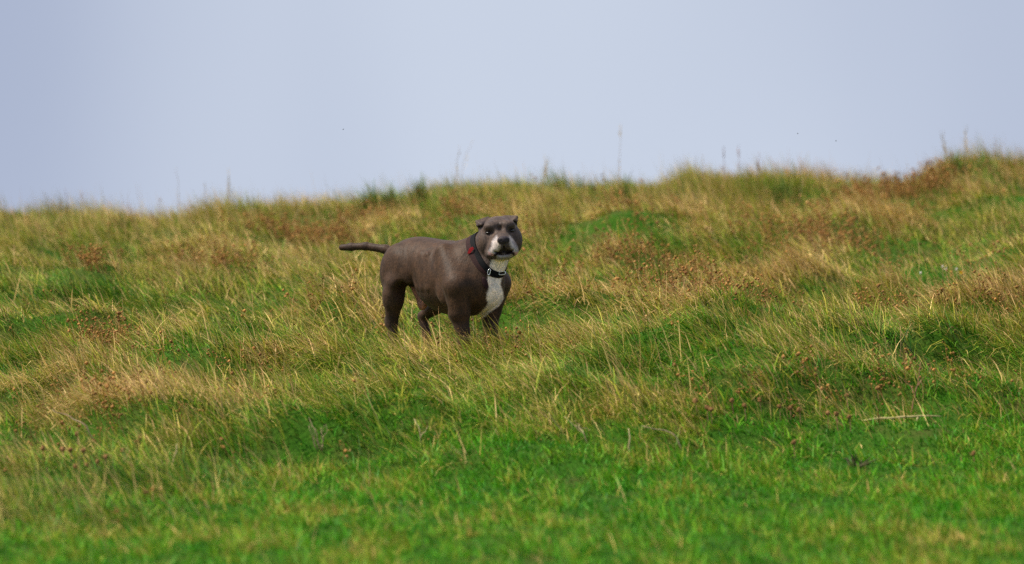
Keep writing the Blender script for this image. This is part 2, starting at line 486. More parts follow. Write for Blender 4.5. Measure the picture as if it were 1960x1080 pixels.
# near and far shoulders and forelegs
for sg, ds in ((1, 0.018), (-1, -0.005)):
    cap(B(.085, sg * .078, .425), B(.185, sg * .106, .300), .038, .060, .019)
    cap(B(.190, sg * .106, .295), B(.172 + ds, sg * .100, .195), .056, .042, .014)
    ell(B(.122, sg * .108, .268), (.040, .030, .058), .014, rot_axes(BODY_R, 'Y', 20))
    ell(B(.140 + ds, sg * .100, .182), (.022, .020, .024), .014)
    cap(B(.168 + ds, sg * .096, .185), B(.188 + ds, sg * .086, .075), .037, .025, .02)
    cap(B(.188 + ds, sg * .086, .075), B(.192 + ds, sg * .084, .03), .024, .025, .015)
    ell(B(.212 + ds, sg * .084, .018), (.042, .030, .021), .015)
# near hind leg
ell(B(-.238, .085, .138), (.015, .013, .022), .014)
ell(B(-.130, .098, .345), (.045, .026, .075), .012, rot_axes(BODY_R, 'Y', 18))
ell(B(-.225, .070, .330), (.045, .040, .080), .012)
ell(B(-.192, .080, .340), (.074, .046, .105), .03, rot_axes(BODY_R, 'Y', -4))
cap(B(-.172, .092, .290), B(-.200, .090, .225), .046, .040, .025)
cap(B(-.196, .090, .245), B(-.213, .085, .130), .043, .023, .02)
cap(B(-.215, .085, .130), B(-.198, .085, .040), .021, .020, .012)
ell(B(-.178, .085, .018), (.042, .028, .020), .015)
# far hind leg, drawn further under the body
ell(B(-.150, -.078, .335), (.078, .045, .105), .03)
cap(B(-.115, -.085, .285), B(-.075, -.088, .225), .055, .040, .03)
cap(B(-.080, -.088, .218), B(-.212, -.085, .150), .038, .020, .02)
cap(B(-.212, -.085, .150), B(-.180, -.085, .040), .019, .019, .012)
ell(B(-.160, -.085, .018), (.042, .028, .020), .015)
# flank fold and sheath
cap(B(-.095, .080, .345), B(-.150, .088, .315), .020, .020, .025)
ell(B(-.130, .075, .262), (.036, .06, .042), .03, BODY_R, '-')
cap(B(-.155, .005, .285), B(-.108, .014, .212), .028, .019, .015)
ell(B(-.112, .014, .204), (.020, .015, .022), .012)
# tail
tp = [Q(764, 488, .19), Q(738, 477.5, .22), Q(700, 471.5, .26), Q(672, 473, .29), Q(654, 474, .31)]
tr = [.022, .0175, .0150, .0145, .0125]
for i in range(4): cap(tp[i], tp[i + 1], tr[i], tr[i + 1], .012)
# head
ell(H(0, -.030, .020), (.072, .080, .059), .018, HEAD_R)
for sg in (-1, 1):
    ell(H(sg * .047, -.012, -.019), (.044, .054, .060), .016, HEAD_R)
    ell(H(sg * .034, .026, .040), (.028, .026, .020), .014, HEAD_R)
cap(H(0, .010, -.005), H(0, .095, -.022), .044, .026, .02)
ell(H(0, .060, -.035), (.047, .062, .036), .018, HEAD_R)
for sg in (-1, 1):
    ell(H(sg * .034, .060, -.053), (.027, .046, .033), .012, HEAD_R)
    ell(H(sg * .050, .036, -.064), (.015, .026, .017), .012, HEAD_R)
    ell(H(sg * .047, .052, .017), (.017, .014, .008), .010, HEAD_R, '-')
ell(H(0, .050, -.080), (.036, .050, .018), .012, HEAD_R)
ell(H(0, .112, -.060), (.013, .024, .0055), .006, HEAD_R, '-')
for sg in (-1, 1):
    ell(H(sg * .022, .098, -.0665), (.020, .022, .0042), .006, rot_axes(HEAD_R, 'Y', sg * 28), '-')
ell(H(0, .118, -.050), (.0025, .02, .014), .006, HEAD_R, '-')
ell(H(0, .062, .032), (.010, .030, .012), .015, HEAD_R, '-')
ell(H(0, .119, -.016), (.0245, .016, .0155), .006, HEAD_R)
for sg in (-1, 1):
    ell(H(sg * .0115, .136, -.018), (.0048, .008, .0042), .004, HEAD_R, '-')
# ears, thin and folded
def tri(a, b, c, th, k=.008):
    PR.append(('t', (np.asarray(a), np.asarray(b), np.asarray(c), th), k, '+'))
ell(H(-.052, -.050, .056), (.026, .024, .016), .014, HEAD_R)
e1, e2, e3 = Q(934, 417, -.165), Q(912, 424, -.185), Q(917, 438, -.175)
tri(e1, e2, e3, .0045)                                   # back of the ear
tri(e1, e2, Q(922, 430, -.212), .0036, .005)             # flap folded forward
tri(e2, Q(913, 433, -.200), Q(922, 430, -.212), .0036, .005)
ell(H(.045, -.050, .064), (.026, .022, .014), .014, HEAD_R)
f1, f2, f3 = Q(966, 415, -.160), Q(989.5, 415, -.175), Q(988, 430, -.165)
tri(f1, f2, f3, .0045)
tri(f1, f2, Q(982, 423, -.200), .0036, .005)
tri(f2, Q(990.5, 424, -.190), Q(983, 421, -.200), .0032, .004)

def prim(kind, d, P):
    if kind == 'e':
        c, r, R = d
        q = (P - c) @ R.T
        k0 = np.sqrt(((q / r) ** 2).sum(-1)); k1 = np.sqrt(((q / r ** 2) ** 2).sum(-1)) + 1e-9
        return k0 * (k0 - 1) / k1
    if kind == 't':
        a, b, c, th = d
        n = np.cross(b - a, c - a); n = n / np.linalg.norm(n)
        def seg(p, q):
            e = q - p; h = np.clip(((P - p) @ e) / (e @ e), 0, 1)
            return ((P - p - h[..., None] * e) ** 2).sum(-1)
        ins = np.ones(P.shape[:-1], bool)
        for p, q in ((a, b), (b, c), (c, a)): ins &= ((P - p) @ np.cross(n, q - p)) >= 0
        return np.where(ins, np.abs((P - a) @ n), np.sqrt(np.minimum(np.minimum(seg(a, b), seg(b, c)), seg(c, a)))) - th
    a, b, ra, rb = d
    ba = b - a
    h = np.clip(((P - a) @ ba) / (ba @ ba), 0, 1)
    return np.sqrt(((P - a - h[..., None] * ba) ** 2).sum(-1)) - (ra + (rb - ra) * h)
def blend(F, D, k, op):
    if op == '-':
        D = -D
        h = np.clip(.5 - .5 * (F - D) / k, 0, 1)
        return F * (1 - h) + D * h + k * h * (1 - h)
    h = np.clip(.5 + .5 * (F - D) / k, 0, 1)
    return F * (1 - h) + D * h - k * h * (1 - h)
def sdf(P):
    F = np.full(P.shape[:-1], 1.0)
    for kind, d, k, op in PR: F = blend(F, prim(kind, d, P), k, op)
    return F

VOX = 0.0036
LO = np.array((-.47, -.42, -.012)); HI = np.array((.36, .42, .60))
NG = np.ceil((HI - LO) / VOX).astype(int)
FIELD = np.full(NG, 1.0, np.float32)
for kind, d, k, op in PR:
    if kind == 'e': c, m = d[0], np.full(3, max(d[1]))
    elif kind == 't':
        q3 = np.stack(d[:3]); c = (q3.max(0) + q3.min(0)) / 2; m = (q3.max(0) - q3.min(0)) / 2 + d[3]
    else: c, m = (d[0] + d[1]) / 2, np.abs(d[1] - d[0]) / 2 + max(d[2], d[3])
    i0 = np.maximum(((c - m - k - .008 - LO) / VOX).astype(int), 0)
    i1 = np.minimum(((c + m + k + .008 - LO) / VOX).astype(int) + 1, NG)
    g = np.stack(np.meshgrid(*[LO[a] + VOX * np.arange(i0[a], i1[a]) for a in range(3)], indexing='ij'), -1)
    sl = tuple(slice(i0[a], i1[a]) for a in range(3))
    FIELD[sl] = blend(FIELD[sl], prim(kind, d, g), k, op)

def surface_nets(F):
    n = np.array(F.shape)
    ins = F < 0
    cs = [(i, j, k) for i in (0, 1) for j in (0, 1) for k in (0, 1)]
    sub = lambda A, c: A[c[0]:n[0] - 1 + c[0], c[1]:n[1] - 1 + c[1], c[2]:n[2] - 1 + c[2]]
    cnt = sum(sub(ins, c).astype(np.int8) for c in cs)
    act = np.argwhere((cnt > 0) & (cnt < 8))
    idm = np.full(n - 1, -1, np.int64); idm[tuple(act.T)] = np.arange(len(act))
    acc = np.zeros((len(act), 3)); num = np.zeros(len(act))
    val = {c: F[act[:, 0] + c[0], act[:, 1] + c[1], act[:, 2] + c[2]] for c in cs}
    for a in cs:
        for ax in range(3):
            if a[ax]: continue
            b = list(a); b[ax] = 1; b = tuple(b)
            va, vb = val[a], val[b]
            m = (va < 0) != (vb < 0)
            t = va / np.where(m, va - vb, 1)
            p = np.tile(np.array(a, float), (len(act), 1)); p[:, ax] = t
            acc[m] += p[m]; num[m] += 1
    V = act + acc / num[:, None]
    Fs = []
    for ax in range(3):
        o1, o2 = (ax + 1) % 3, (ax + 2) % 3
        s0 = [slice(1, -1)] * 3; s1 = [slice(1, -1)] * 3
        s0[ax] = slice(0, n[ax] - 1); s1[ax] = slice(1, n[ax])
        A, Bv = ins[tuple(s0)], ins[tuple(s1)]
        off = np.array([1, 1, 1]); off[ax] = 0
        for flip, msk in ((False, A & ~Bv), (True, ~A & Bv)):
            e = np.argwhere(msk) + off
            q = []
            for d1, d2 in ((-1, -1), (0, -1), (0, 0), (-1, 0)):
                c = e.copy(); c[:, o1] += d1; c[:, o2] += d2
                q.append(idm[tuple(c.T)])
            q = np.stack(q, 1)
            Fs.append(q[:, ::-1] if flip else q)
    return V, np.concatenate(Fs)
SV, SF = surface_nets(FIELD)
SV = LO + SV * VOX
del FIELD
eps = 1e-3
SN = np.zeros_like(SV)
NB = len(SV)

# ---- coat colours (markings, and darker lower legs, eye sockets and ear insides)
def inside(poly, x, y):
    r = np.zeros(len(x), bool); n = len(poly)
    for i in range(n):
        (x1, y1), (x2, y2) = poly[i], poly[(i + 1) % n]
        c = ((y1 > y) != (y2 > y)) & (x < (x2 - x1) * (y - y1) / ((y2 - y1) + 1e-9) + x1)
        r ^= c
    return r
Wd = SV + DOG_O
dc = Wd - CAM
cz, sz = math.cos(PITCH), math.sin(PITCH)
dep = dc[:, 1] * cz - dc[:, 2] * sz
PX = 980 + FPX * dc[:, 0] / dep
PY = 540 - FPX * (dc[:, 1] * sz + dc[:, 2] * cz) / dep
j1, j2 = rng.normal(0, .5, NB), rng.normal(0, .5, NB)
wob = 3.0 * (vnoise(SV[:, 0] * 90, SV[:, 2] * 90, 5) - .5)
hp = (SV - HC) @ HEAD_R.T
bp = SV @ BODY_R.T
C = np.tile(np.array((0.047, 0.0300, 0.0200)), (NB, 1))
def soft(poly, fall):
    d2 = np.full(NB, 1e9); n = len(poly)
    for i in range(n):
        p, q = np.array(poly[i], float), np.array(poly[(i + 1) % n], float); e = q - p
        h = np.clip(((PX - p[0]) * e[0] + (PY - p[1]) * e[1]) / (e @ e), 0, 1)
        d2 = np.minimum(d2, (PX - p[0] - h * e[0]) ** 2 + (PY - p[1] - h * e[1]) ** 2)
    dd = np.sqrt(d2) * np.where(inside(poly, PX, PY), 1, -1)
    return sstep(-fall, fall, dd + 1.2 * j1)
def blendc(w, color):
    C[:] = C * (1 - w[:, None]) + np.array(color) * w[:, None]
def paint(mask, color, a=1.0):
    C[mask] = C[mask] * (1 - a) + np.array(color) * a
on_head = (hp[:, 1] > -.06) & (np.abs(hp[:, 0]) < .11) & (np.abs(hp[:, 2]) < .11)
paint(on_head, (0.068, 0.055, 0.050), .75)
paint((bp[:, 2] < .16), (0.032, 0.024, 0.021), .6)  # legs darker below the belly line
front = (bp[:, 0] > .12)
chest = [(941, 497), (973, 497), (971, 508), (961, 530), (958, 545), (963, 560), (964, 572), (955, 586), (938, 598), (922, 611), (906, 618), (908, 608), (918, 600), (930, 588), (934, 580), (931, 572), (932, 562), (936, 552), (933, 540), (934, 528), (938, 510)]
is_w = front & ~(hp[:, 1] > .12) & inside(chest, PX + wob + j1, PY + wob + j2)
jaw_low = on_head & (hp[:, 2] > -.088) & (hp[:, 1] > -.02)
blendc(front * ~(hp[:, 1] > .12) * ~jaw_low * soft(chest, 1.8), (0.78, 0.74, 0.68))
mz = (hp[:, 1] > .035)
left = [(950, 452), (955, 462), (958, 474), (953, 482), (944, 489), (934, 486), (935, 479), (941, 473), (942, 462)]
right = [(976, 452), (981, 458), (985, 468), (992, 477), (993, 485), (986, 486), (980, 479), (977, 470), (975, 462)]
for pl in (left, right):
    blendc(mz * soft(pl, 3.6) * .80, (0.44, 0.43, 0.44))
lipl = [(934, 482), (946, 487), (945, 491), (936, 489)]
lipr = [(984, 483), (993, 482), (992, 489), (986, 488)]
for pl in (lipl, lipr): paint(mz & inside(pl, PX, PY), (0.42, 0.25, 0.25), .8)
paint(mz & inside([(949, 487), (962, 489), (980, 487), (984, 492), (975, 496), (950, 496)], PX + j1, PY + j2), (0.34, 0.33, 0.31), .7)
ax_ = np.abs(hp[:, 0])
paint((hp[:, 1] > .055) & (ax_ < .042) & (np.abs(hp[:, 2] + .059 + .50 * np.maximum(ax_ - .010, 0)) < .0050 + .0035 * (ax_ < .016)), (0.020, 0.014, 0.016))
nose = (((hp - np.array((0, .122, -.016))) / np.array((.026, .022, .017))) ** 2).sum(1) < 1.0
paint((hp[:, 1] > .09) & (np.abs(hp[:, 0]) < .011) & (hp[:, 2] < -.02) & (hp[:, 2] > -.062), (0.045, 0.040, 0.045), .85)
paint(nose, (0.030, 0.026, 0.032))
eyes_m = np.zeros(NB, bool)
for sg in (-1, 1):
    ec = ((hp - np.array((sg * .047, .040, .017))) / np.array((.017, .03, .0095)))
    eyes_m |= (ec ** 2).sum(1) < 1
    paint((ec ** 2).sum(1) < 1, (0.028, 0.024, 0.026), .8)  # darker colour in and around the eye socket
for tri_ in ([(930, 420), (922, 426), (913, 430), (916, 438), (921, 433)], [(984, 422), (990, 424), (988, 430)]):
    paint((hp[:, 1] < .0) & (hp[:, 1] > -.07) & inside(tri_, PX, PY), (0.035, 0.024, 0.024), .8)  # darker colour inside the folded ears
paint((np.abs(hp[:, 0] - .002) < .0017) & (hp[:, 2] > .042) & (hp[:, 2] < .054) & (hp[:, 1] > 0), (0.22, 0.20, 0.19), .5)
sh = SV - (B(-.112, .010, .213))
paint((np.abs(bp[:, 1] - .008) < .03) & (bp[:, 0] > -.16) & (bp[:, 0] < -.085) & (bp[:, 2] < .275) & (bp[:, 2] > .17), (0.40, 0.21, 0.16), .8)
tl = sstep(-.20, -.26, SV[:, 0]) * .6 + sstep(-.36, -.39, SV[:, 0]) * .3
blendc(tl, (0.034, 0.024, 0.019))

m, N, L, out = mat_new('dog_coat'); M_coat = m
ca = N.new('ShaderNodeAttribute'); ca.attribute_name = 'coat'
tc = N.new('ShaderNodeTexCoord')
mp = N.new('ShaderNodeMapping'); mp.inputs['Scale'].default_value = (1.0, 1.0, 0.45)
L.new(tc.outputs['Object'], mp.inputs['Vector'])
n1 = N.new('ShaderNodeTexNoise'); n1.inputs['Scale'].default_value = 260; n1.inputs['Detail'].default_value = 3
n2 = N.new('ShaderNodeTexNoise'); n2.inputs['Scale'].default_value = 30; n2.inputs['Detail'].default_value = 3
L.new(mp.outputs[0], n1.inputs['Vector']); L.new(tc.outputs['Object'], n2.inputs['Vector'])
r1 = ramp(N, [(0.30, (0.60, 0.58, 0.58)), (0.50, (1.0, 0.96, 0.93)), (0.72, (1.55, 1.40, 1.28))])
r2 = ramp(N, [(0.30, (0.85, 0.88, 0.94)), (0.70, (1.17, 1.08, 1.0))])
L.new(n1.outputs['Fac'], r1.inputs[0]); L.new(n2.outputs['Fac'], r2.inputs[0])
m1 = N.new('ShaderNodeMix'); m1.data_type = 'RGBA'; m1.blend_type = 'MULTIPLY'; m1.inputs[0].default_value = 1
m2 = N.new('ShaderNodeMix'); m2.data_type = 'RGBA'; m2.blend_type = 'MULTIPLY'; m2.inputs[0].default_value = 1
L.new(ca.outputs['Color'], m1.inputs[6]); L.new(r1.outputs[0], m1.inputs[7])
L.new(m1.outputs[2], m2.inputs[6]); L.new(r2.outputs[0], m2.inputs[7])
b = N.new('ShaderNodeBsdfPrincipled')
b.inputs['Roughness'].default_value = 0.54; b.inputs['Specular IOR Level'].default_value = 0.11
b.inputs['Sheen Weight'].default_value = 0.02; b.inputs['Sheen Roughness'].default_value = 0.4
L.new(m2.outputs[2], b.inputs['Base Color'])
bpn = N.new('ShaderNodeBump'); bpn.inputs['Strength'].default_value = 0.5; bpn.inputs['Distance'].default_value = 0.002
L.new(n1.outputs['Fac'], bpn.inputs['Height'])
mp3 = N.new('ShaderNodeMapping'); mp3.inputs['Scale'].default_value = (1.0, 1.0, 0.4); L.new(tc.outputs['Object'], mp3.inputs['Vector'])
n3 = N.new('ShaderNodeTexNoise'); n3.inputs['Scale'].default_value = 38; n3.inputs['Detail'].default_value = 3; n3.inputs['Roughness'].default_value = .6
L.new(mp3.outputs[0], n3.inputs['Vector'])
bp3 = N.new('ShaderNodeBump'); bp3.inputs['Strength'].default_value = 0.4; bp3.inputs['Distance'].default_value = 0.008
L.new(n3.outputs['Fac'], bp3.inputs['Height']); L.new(bp3.outputs[0], bpn.inputs['Normal']); L.new(bpn.outputs[0], b.inputs['Normal'])
r3 = ramp(N, [(0.35, (0.82, 0.80, 0.80)), (0.65, (1.2, 1.14, 1.08))]); L.new(n3.outputs['Fac'], r3.inputs[0])
m3 = N.new('ShaderNodeMix'); m3.data_type = 'RGBA'; m3.blend_type = 'MULTIPLY'; m3.inputs[0].default_value = 1.0
L.new(m2.outputs[2], m3.inputs[6]); L.new(r3.outputs[0], m3.inputs[7]); L.new(m3.outputs[2], b.inputs['Base Color'])
L.new(b.outputs[0], out.inputs[0])

dog = bpy.data.objects.new('dog', None); col.objects.link(dog); dog.location = DOG_O
tag(dog, 'stocky grey-brown dog with white chest and black collar standing in the grass', 'dog')
def child(name, me, parent):
    o = bpy.data.objects.new(name, me); col.objects.link(o); o.parent = parent
    return o
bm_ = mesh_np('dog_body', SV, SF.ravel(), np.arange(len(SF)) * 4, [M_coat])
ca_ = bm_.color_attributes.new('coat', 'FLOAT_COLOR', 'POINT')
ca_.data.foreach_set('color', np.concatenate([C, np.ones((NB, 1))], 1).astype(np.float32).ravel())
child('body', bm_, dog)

def sphere(name, c, r, mat, axes=None, nu=16, nv=10):
    V, Fc = [], []
    A = np.eye(3) if axes is None else axes
    r = np.broadcast_to(np.asarray(r, float), 3)
    for j in range(nv + 1):
        th = math.pi * j / nv
        for i in range(nu):
            ph = 2 * math.pi * i / nu
            d = np.array((math.sin(th) * math.cos(ph), math.sin(th) * math.sin(ph), math.cos(th))) * r
            V.append(np.asarray(c) + d @ A)
    for j in range(nv):
        for i in range(nu):
            a, b2 = j * nu + i, j * nu + (i + 1) % nu
            Fc.append((a, a + nu, b2 + nu, b2))
    me = bpy.data.meshes.new(name); me.from_pydata([tuple(v) for v in V], [], Fc)
    me.polygons.foreach_set('use_smooth', np.ones(len(Fc), bool)); me.materials.append(mat); me.validate()
    return me
M_eye = plain('eye_dark', (0.012, 0.008, 0.006), .2, noise=.2)
for sg in (-1, 1):
    child('eye', sphere('eye', H(sg * .047, .0305, .0165), (.0110, .0115, .0068), M_eye, HEAD_R), dog)

# ---- collars, wrapped on the neck
def wrap(c0, n, angs, lift, half, shift):
    n = n / np.linalg.norm(n)
    e1 = np.cross(n, UPV); e1 /= np.linalg.norm(e1); e2 = np.cross(n, e1)
    rows = []
    for i, a in enumerate(angs):
        d = e1 * math.cos(a) + e2 * math.sin(a)
        row = []
        for k in (-1, 1):
            o = c0 + n * (shift(a) + k * half)
            tt = np.linspace(.02, .22, 140)
            P = o + d * tt[:, None]
            f = sdf(P)
            j = np.nonzero(f > 0)[0]
            row.append(tt[j[0]] if len(j) else .11)
        rows.append(row)
    rows = np.array(rows); m = len(angs)
    for _ in range(3): rows = (np.roll(rows, 1, 0) + 2 * rows + np.roll(rows, -1, 0)) / 4
    V = []
    for i, a in enumerate(angs):
        d = e1 * math.cos(a) + e2 * math.sin(a)
        for k, kk in ((-1, 0), (1, 1)):
            o = c0 + n * (shift(a) + k * half)
            V += [o + d * (rows[i, kk] - .004), o + d * (rows[i, kk] + lift)]
    Fc = []
    for i in range(m):
        a, b2 = 4 * i, 4 * ((i + 1) % m)
        Fc += [(a + 1, b2 + 1, b2 + 3, a + 3), (a, a + 1, b2 + 1, b2)[::-1], (a + 2, a + 3, b2 + 3, b2 + 2)]
    return np.array(V), Fc
def pyd(name, V, Fc, mat, smooth=False):
    me = bpy.data.meshes.new(name); me.from_pydata([tuple(v) for v in V], [], [tuple(f) for f in Fc]); me.materials.append(mat)
    if smooth: me.polygons.foreach_set('use_smooth', np.ones(len(Fc), bool))
    me.validate(); return me
M_leather = plain('black_leather', (0.006, 0.006, 0.007), .75, noise=.3, scale=150, spec=.08)
M_maroon = plain('maroon_strap', (0.020, 0.006, 0.0055), .8, noise=.4, scale=120, spec=.2)
M_red = plain('red_fabric', (0.50, 0.012, 0.016), .7, noise=.15)
M_metal = plain('silver_metal', (0.75, 0.75, 0.76), .22, 1.0, noise=.05)
M_tag = plain('brown_leather', (0.026, 0.012, 0.013), .8, noise=.3, scale=90, spec=.1)
CN = np.array((.58, -.50, .64)); CC = Q(934, 487, -.135) + .016 * CN / np.linalg.norm(CN)
angs = np.linspace(0, 2 * math.pi, 72, endpoint=False)
_n = CN / np.linalg.norm(CN); _e1 = np.cross(_n, UPV); _e1 /= np.linalg.norm(_e1); _e2 = np.cross(_n, _e1)
def left_w(a):                       # the maroon strap slips back on the dog's right side and lies under the black one in front
    d = _e1 * math.cos(a) + _e2 * math.sin(a)
    return float(sstep(-.55, .35, -d[0] + .35 * d[2]))
V, Fc = wrap(CC, CN, angs, .0042, .0088, lambda a: 0.0)
collar = child('collar', pyd('collar', V, Fc, M_leather, False), dog)
collar['label'] = 'black leather collar with silver buckle and ring'
V2, Fc2 = wrap(CC, CN, angs, .0028, .0082, lambda a: -.003 - .014 * left_w(a))
child('under_collar', pyd('under_collar', V2, Fc2, M_maroon), dog)
def surf(px, py, lift=.004):
    d = ray(px, py); d = d / np.linalg.norm(d)
    t = np.linspace(15.3, 16.4, 900)
    P = CAM - DOG_O + d * t[:, None]
    j = np.nonzero(sdf(P) < lift)[0]
    return P[j[0]] if len(j) else P[450]
def tube(name, pts, r, mat, closed=False, nu=8):
    pts = [np.asarray(p, float) for p in pts]; n = len(pts); V = []; Fc = []
    rr = r if hasattr(r, '__len__') else [r] * n
    for i, p in enumerate(pts):
        q0 = pts[i - 1] if (i or closed) else p; q1 = pts[(i + 1) % n] if (i < n - 1 or closed) else p
        tg = q1 - q0; tg = tg / (np.linalg.norm(tg) + 1e-12)
        a = np.cross(tg, (0.31, .9, .27)); a /= np.linalg.norm(a); b2 = np.cross(tg, a)
        V += [p + rr[i] * (a * math.cos(2 * math.pi * k / nu) + b2 * math.sin(2 * math.pi * k / nu)) for k in range(nu)]
    for i in range(n if closed else n - 1):
        for k in range(nu):
            a, c = i * nu, ((i + 1) % n) * nu
            Fc.append((a + k, a + (k + 1) % nu, c + (k + 1) % nu, c + k))
    if not closed: Fc += [tuple(range(nu))[::-1], tuple(range((n - 1) * nu, n * nu))]
    return pyd(name, V, Fc, mat, True)
def loop(name, c, ax, ay, ra, rb, r, mat, n=20, sq=1.0):
    pts = []
    for i in range(n):
        a = 2 * math.pi * i / n; x, y = math.cos(a), math.sin(a)
        x, y = math.copysign(abs(x) ** sq, x), math.copysign(abs(y) ** sq, y)
        pts.append(c + ax * ra * x + ay * rb * y)
    return tube(name, pts, r, mat, True, 6)
XU, ZU = np.array((1., 0, 0)), np.array((0, 0, 1.))
def tilt(deg):
    a = math.radians(deg); return XU * math.cos(a) + ZU * math.sin(a), ZU * math.cos(a) - XU * math.sin(a)
ax, ay = tilt(-12)
child('ring', loop('ring', surf(936, 521, .013), ax, ay, .0050, .0125, .0017, M_metal), collar)
ax, ay = tilt(6)
bk = child('buckle', loop('buckle', surf(961, 523, .011), ax, ay, .0130, .0062, .0017, M_metal, 24, .5), collar)
ax, ay = tilt(18)
child('tag', sphere('tag', surf(928.5, 542, .007), (.0105, .0045, .0250), M_tag, np.stack([ax, np.array((0, 1., 0)), ay])), collar)
ax, ay = tilt(-24)
rp = surf(901, 480, .010)
rv = [rp + ax * x + ay * y + np.array((0, z, 0)) for z in (-.002, .002) for x, y in ((-.008, -.016), (.001, -.012), (.009, .013), (.001, .017), (-.009, .006))]
child('red_tab', pyd('red_tab', rv, [(0, 1, 2, 3, 4), (9, 8, 7, 6, 5)] + [(i, (i + 1) % 5 + 0, (i + 1) % 5 + 5, i + 5)[::-1] for i in range(5)], M_red), collar)
# ------------------------------------------------------------------ small things that stand out in the grass
M_pale = plain('pale_dry_stem', (0.46, 0.35, 0.19), .8, noise=.25, scale=80, spec=.2)
M_grey = plain('grey_dry_stem', (0.34, 0.24, 0.15), .8, noise=.3, scale=80, spec=.2)
M_red = plain('reddish_stem', (0.27, 0.13, 0.08), .8, noise=.3, scale=80, spec=.2)
M_twig = plain('bleached_twig', (0.36, 0.30, 0.13), .75, noise=.3, scale=50, spec=.2)
M_leaf = plain('weed_leaf', (0.085, 0.170, 0.030), .6, noise=.4, scale=30, spec=.2)
M_darkleaf = plain('dark_weed_leaf', (0.050, 0.045, 0.018), .7, noise=.4, scale=30, spec=.2)
M_weed = plain('weed_blade', (0.120, 0.165, 0.022), .7, noise=.55, scale=40, spec=.15)
M_plume = plain('straw_plume', (0.52, 0.37, 0.16), .8, noise=.25, scale=60, spec=.2)
M_head = plain('brown_flower_head', (0.19, 0.095, 0.032), .85, noise=.45, scale=220, spec=.2)
M_yellow = plain('yellow_petal', (0.85, 0.48, 0.01), .6, noise=.15, scale=200)
M_puff = plain('white_seed_puff', (0.70, 0.64, 0.58), .9, noise=.2, scale=200)
M_insect = plain('insect_dark', (0.03, 0.025, 0.025), .5, noise=.2)

def thing(name, label, cat, loc, group=None):
    o = bpy.data.objects.new(name, None); col.objects.link(o); o.location = loc
    return tag(o, label, cat, group)
def bendy(p0, p1, n=6, wob=.006, arch=0.0):
    p0, p1 = np.asarray(p0, float), np.asarray(p1, float)
    out = []
    for i in range(n):
        t = i / (n - 1)
        w = rng.normal(0, wob, 3) * math.sin(math.pi * t)
        out.append(p0 + (p1 - p0) * t + w + np.array((0, 0, arch * math.sin(math.pi * t))))
    return out
def leaf_fan(name, n, h, w, ll, lw, mat, up=.5):
    """leaves round an upright stem, each a folded diamond"""
    V, Fc = [], []
    for i in range(n):
        z = h * (0.15 + .85 * rng.random() ** .8); az = rng.random() * 6.283
        d = np.array((math.cos(az), math.sin(az), up + rng.normal(0, .3))); d /= np.linalg.norm(d)
        s = np.cross(d, UPV); s /= np.linalg.norm(s)
        k = (1 - .6 * z / h)
        b0 = np.array((w * .25 * rng.normal(), w * .25 * rng.normal(), z * .9)) + d * w * .15
        l = ll * (.6 + .7 * rng.random()) * (.5 + k * .6)
        nrm = np.cross(s, d)
        o = len(V)
        V += [b0, b0 + d * l * .45 + s * lw * .5 + nrm * lw * .2, b0 + d * l - nrm * l * .15, b0 + d * l * .45 - s * lw * .5 + nrm * lw * .2]
        Fc += [(o, o + 1, o + 2), (o, o + 2, o + 3)]
    return pyd(name, V, Fc, mat)
def grass_fan(name, n, h, w, mat):
    V, Fc = [], []
    for i in range(n):
        b0 = np.array((rng.normal(0, w * .32), rng.normal(0, w * .3), -.01)); az = rng.random() * 6.283
        l = h * (.35 + .7 * rng.random()) * math.exp(-(b0[0] / (w * .7)) ** 2); le = abs(rng.normal(0, .35))
        d = np.array((math.sin(le) * math.cos(az), math.sin(le) * math.sin(az), math.cos(le)))
        s = np.array((math.cos(az * 3), math.sin(az * 3), 0)) * rng.uniform(.002, .0045); o = len(V)
        V += [b0 - s, b0 + s, b0 + d * l * .6 + s * .8, b0 + d * l + np.array((-.06 * l, 0, -.04 * l)), b0 + d * l * .6 - s * .8]
        Fc += [(o, o + 1, o + 2, o + 4), (o + 4, o + 2, o + 3)]
    return pyd(name, V, Fc, mat)
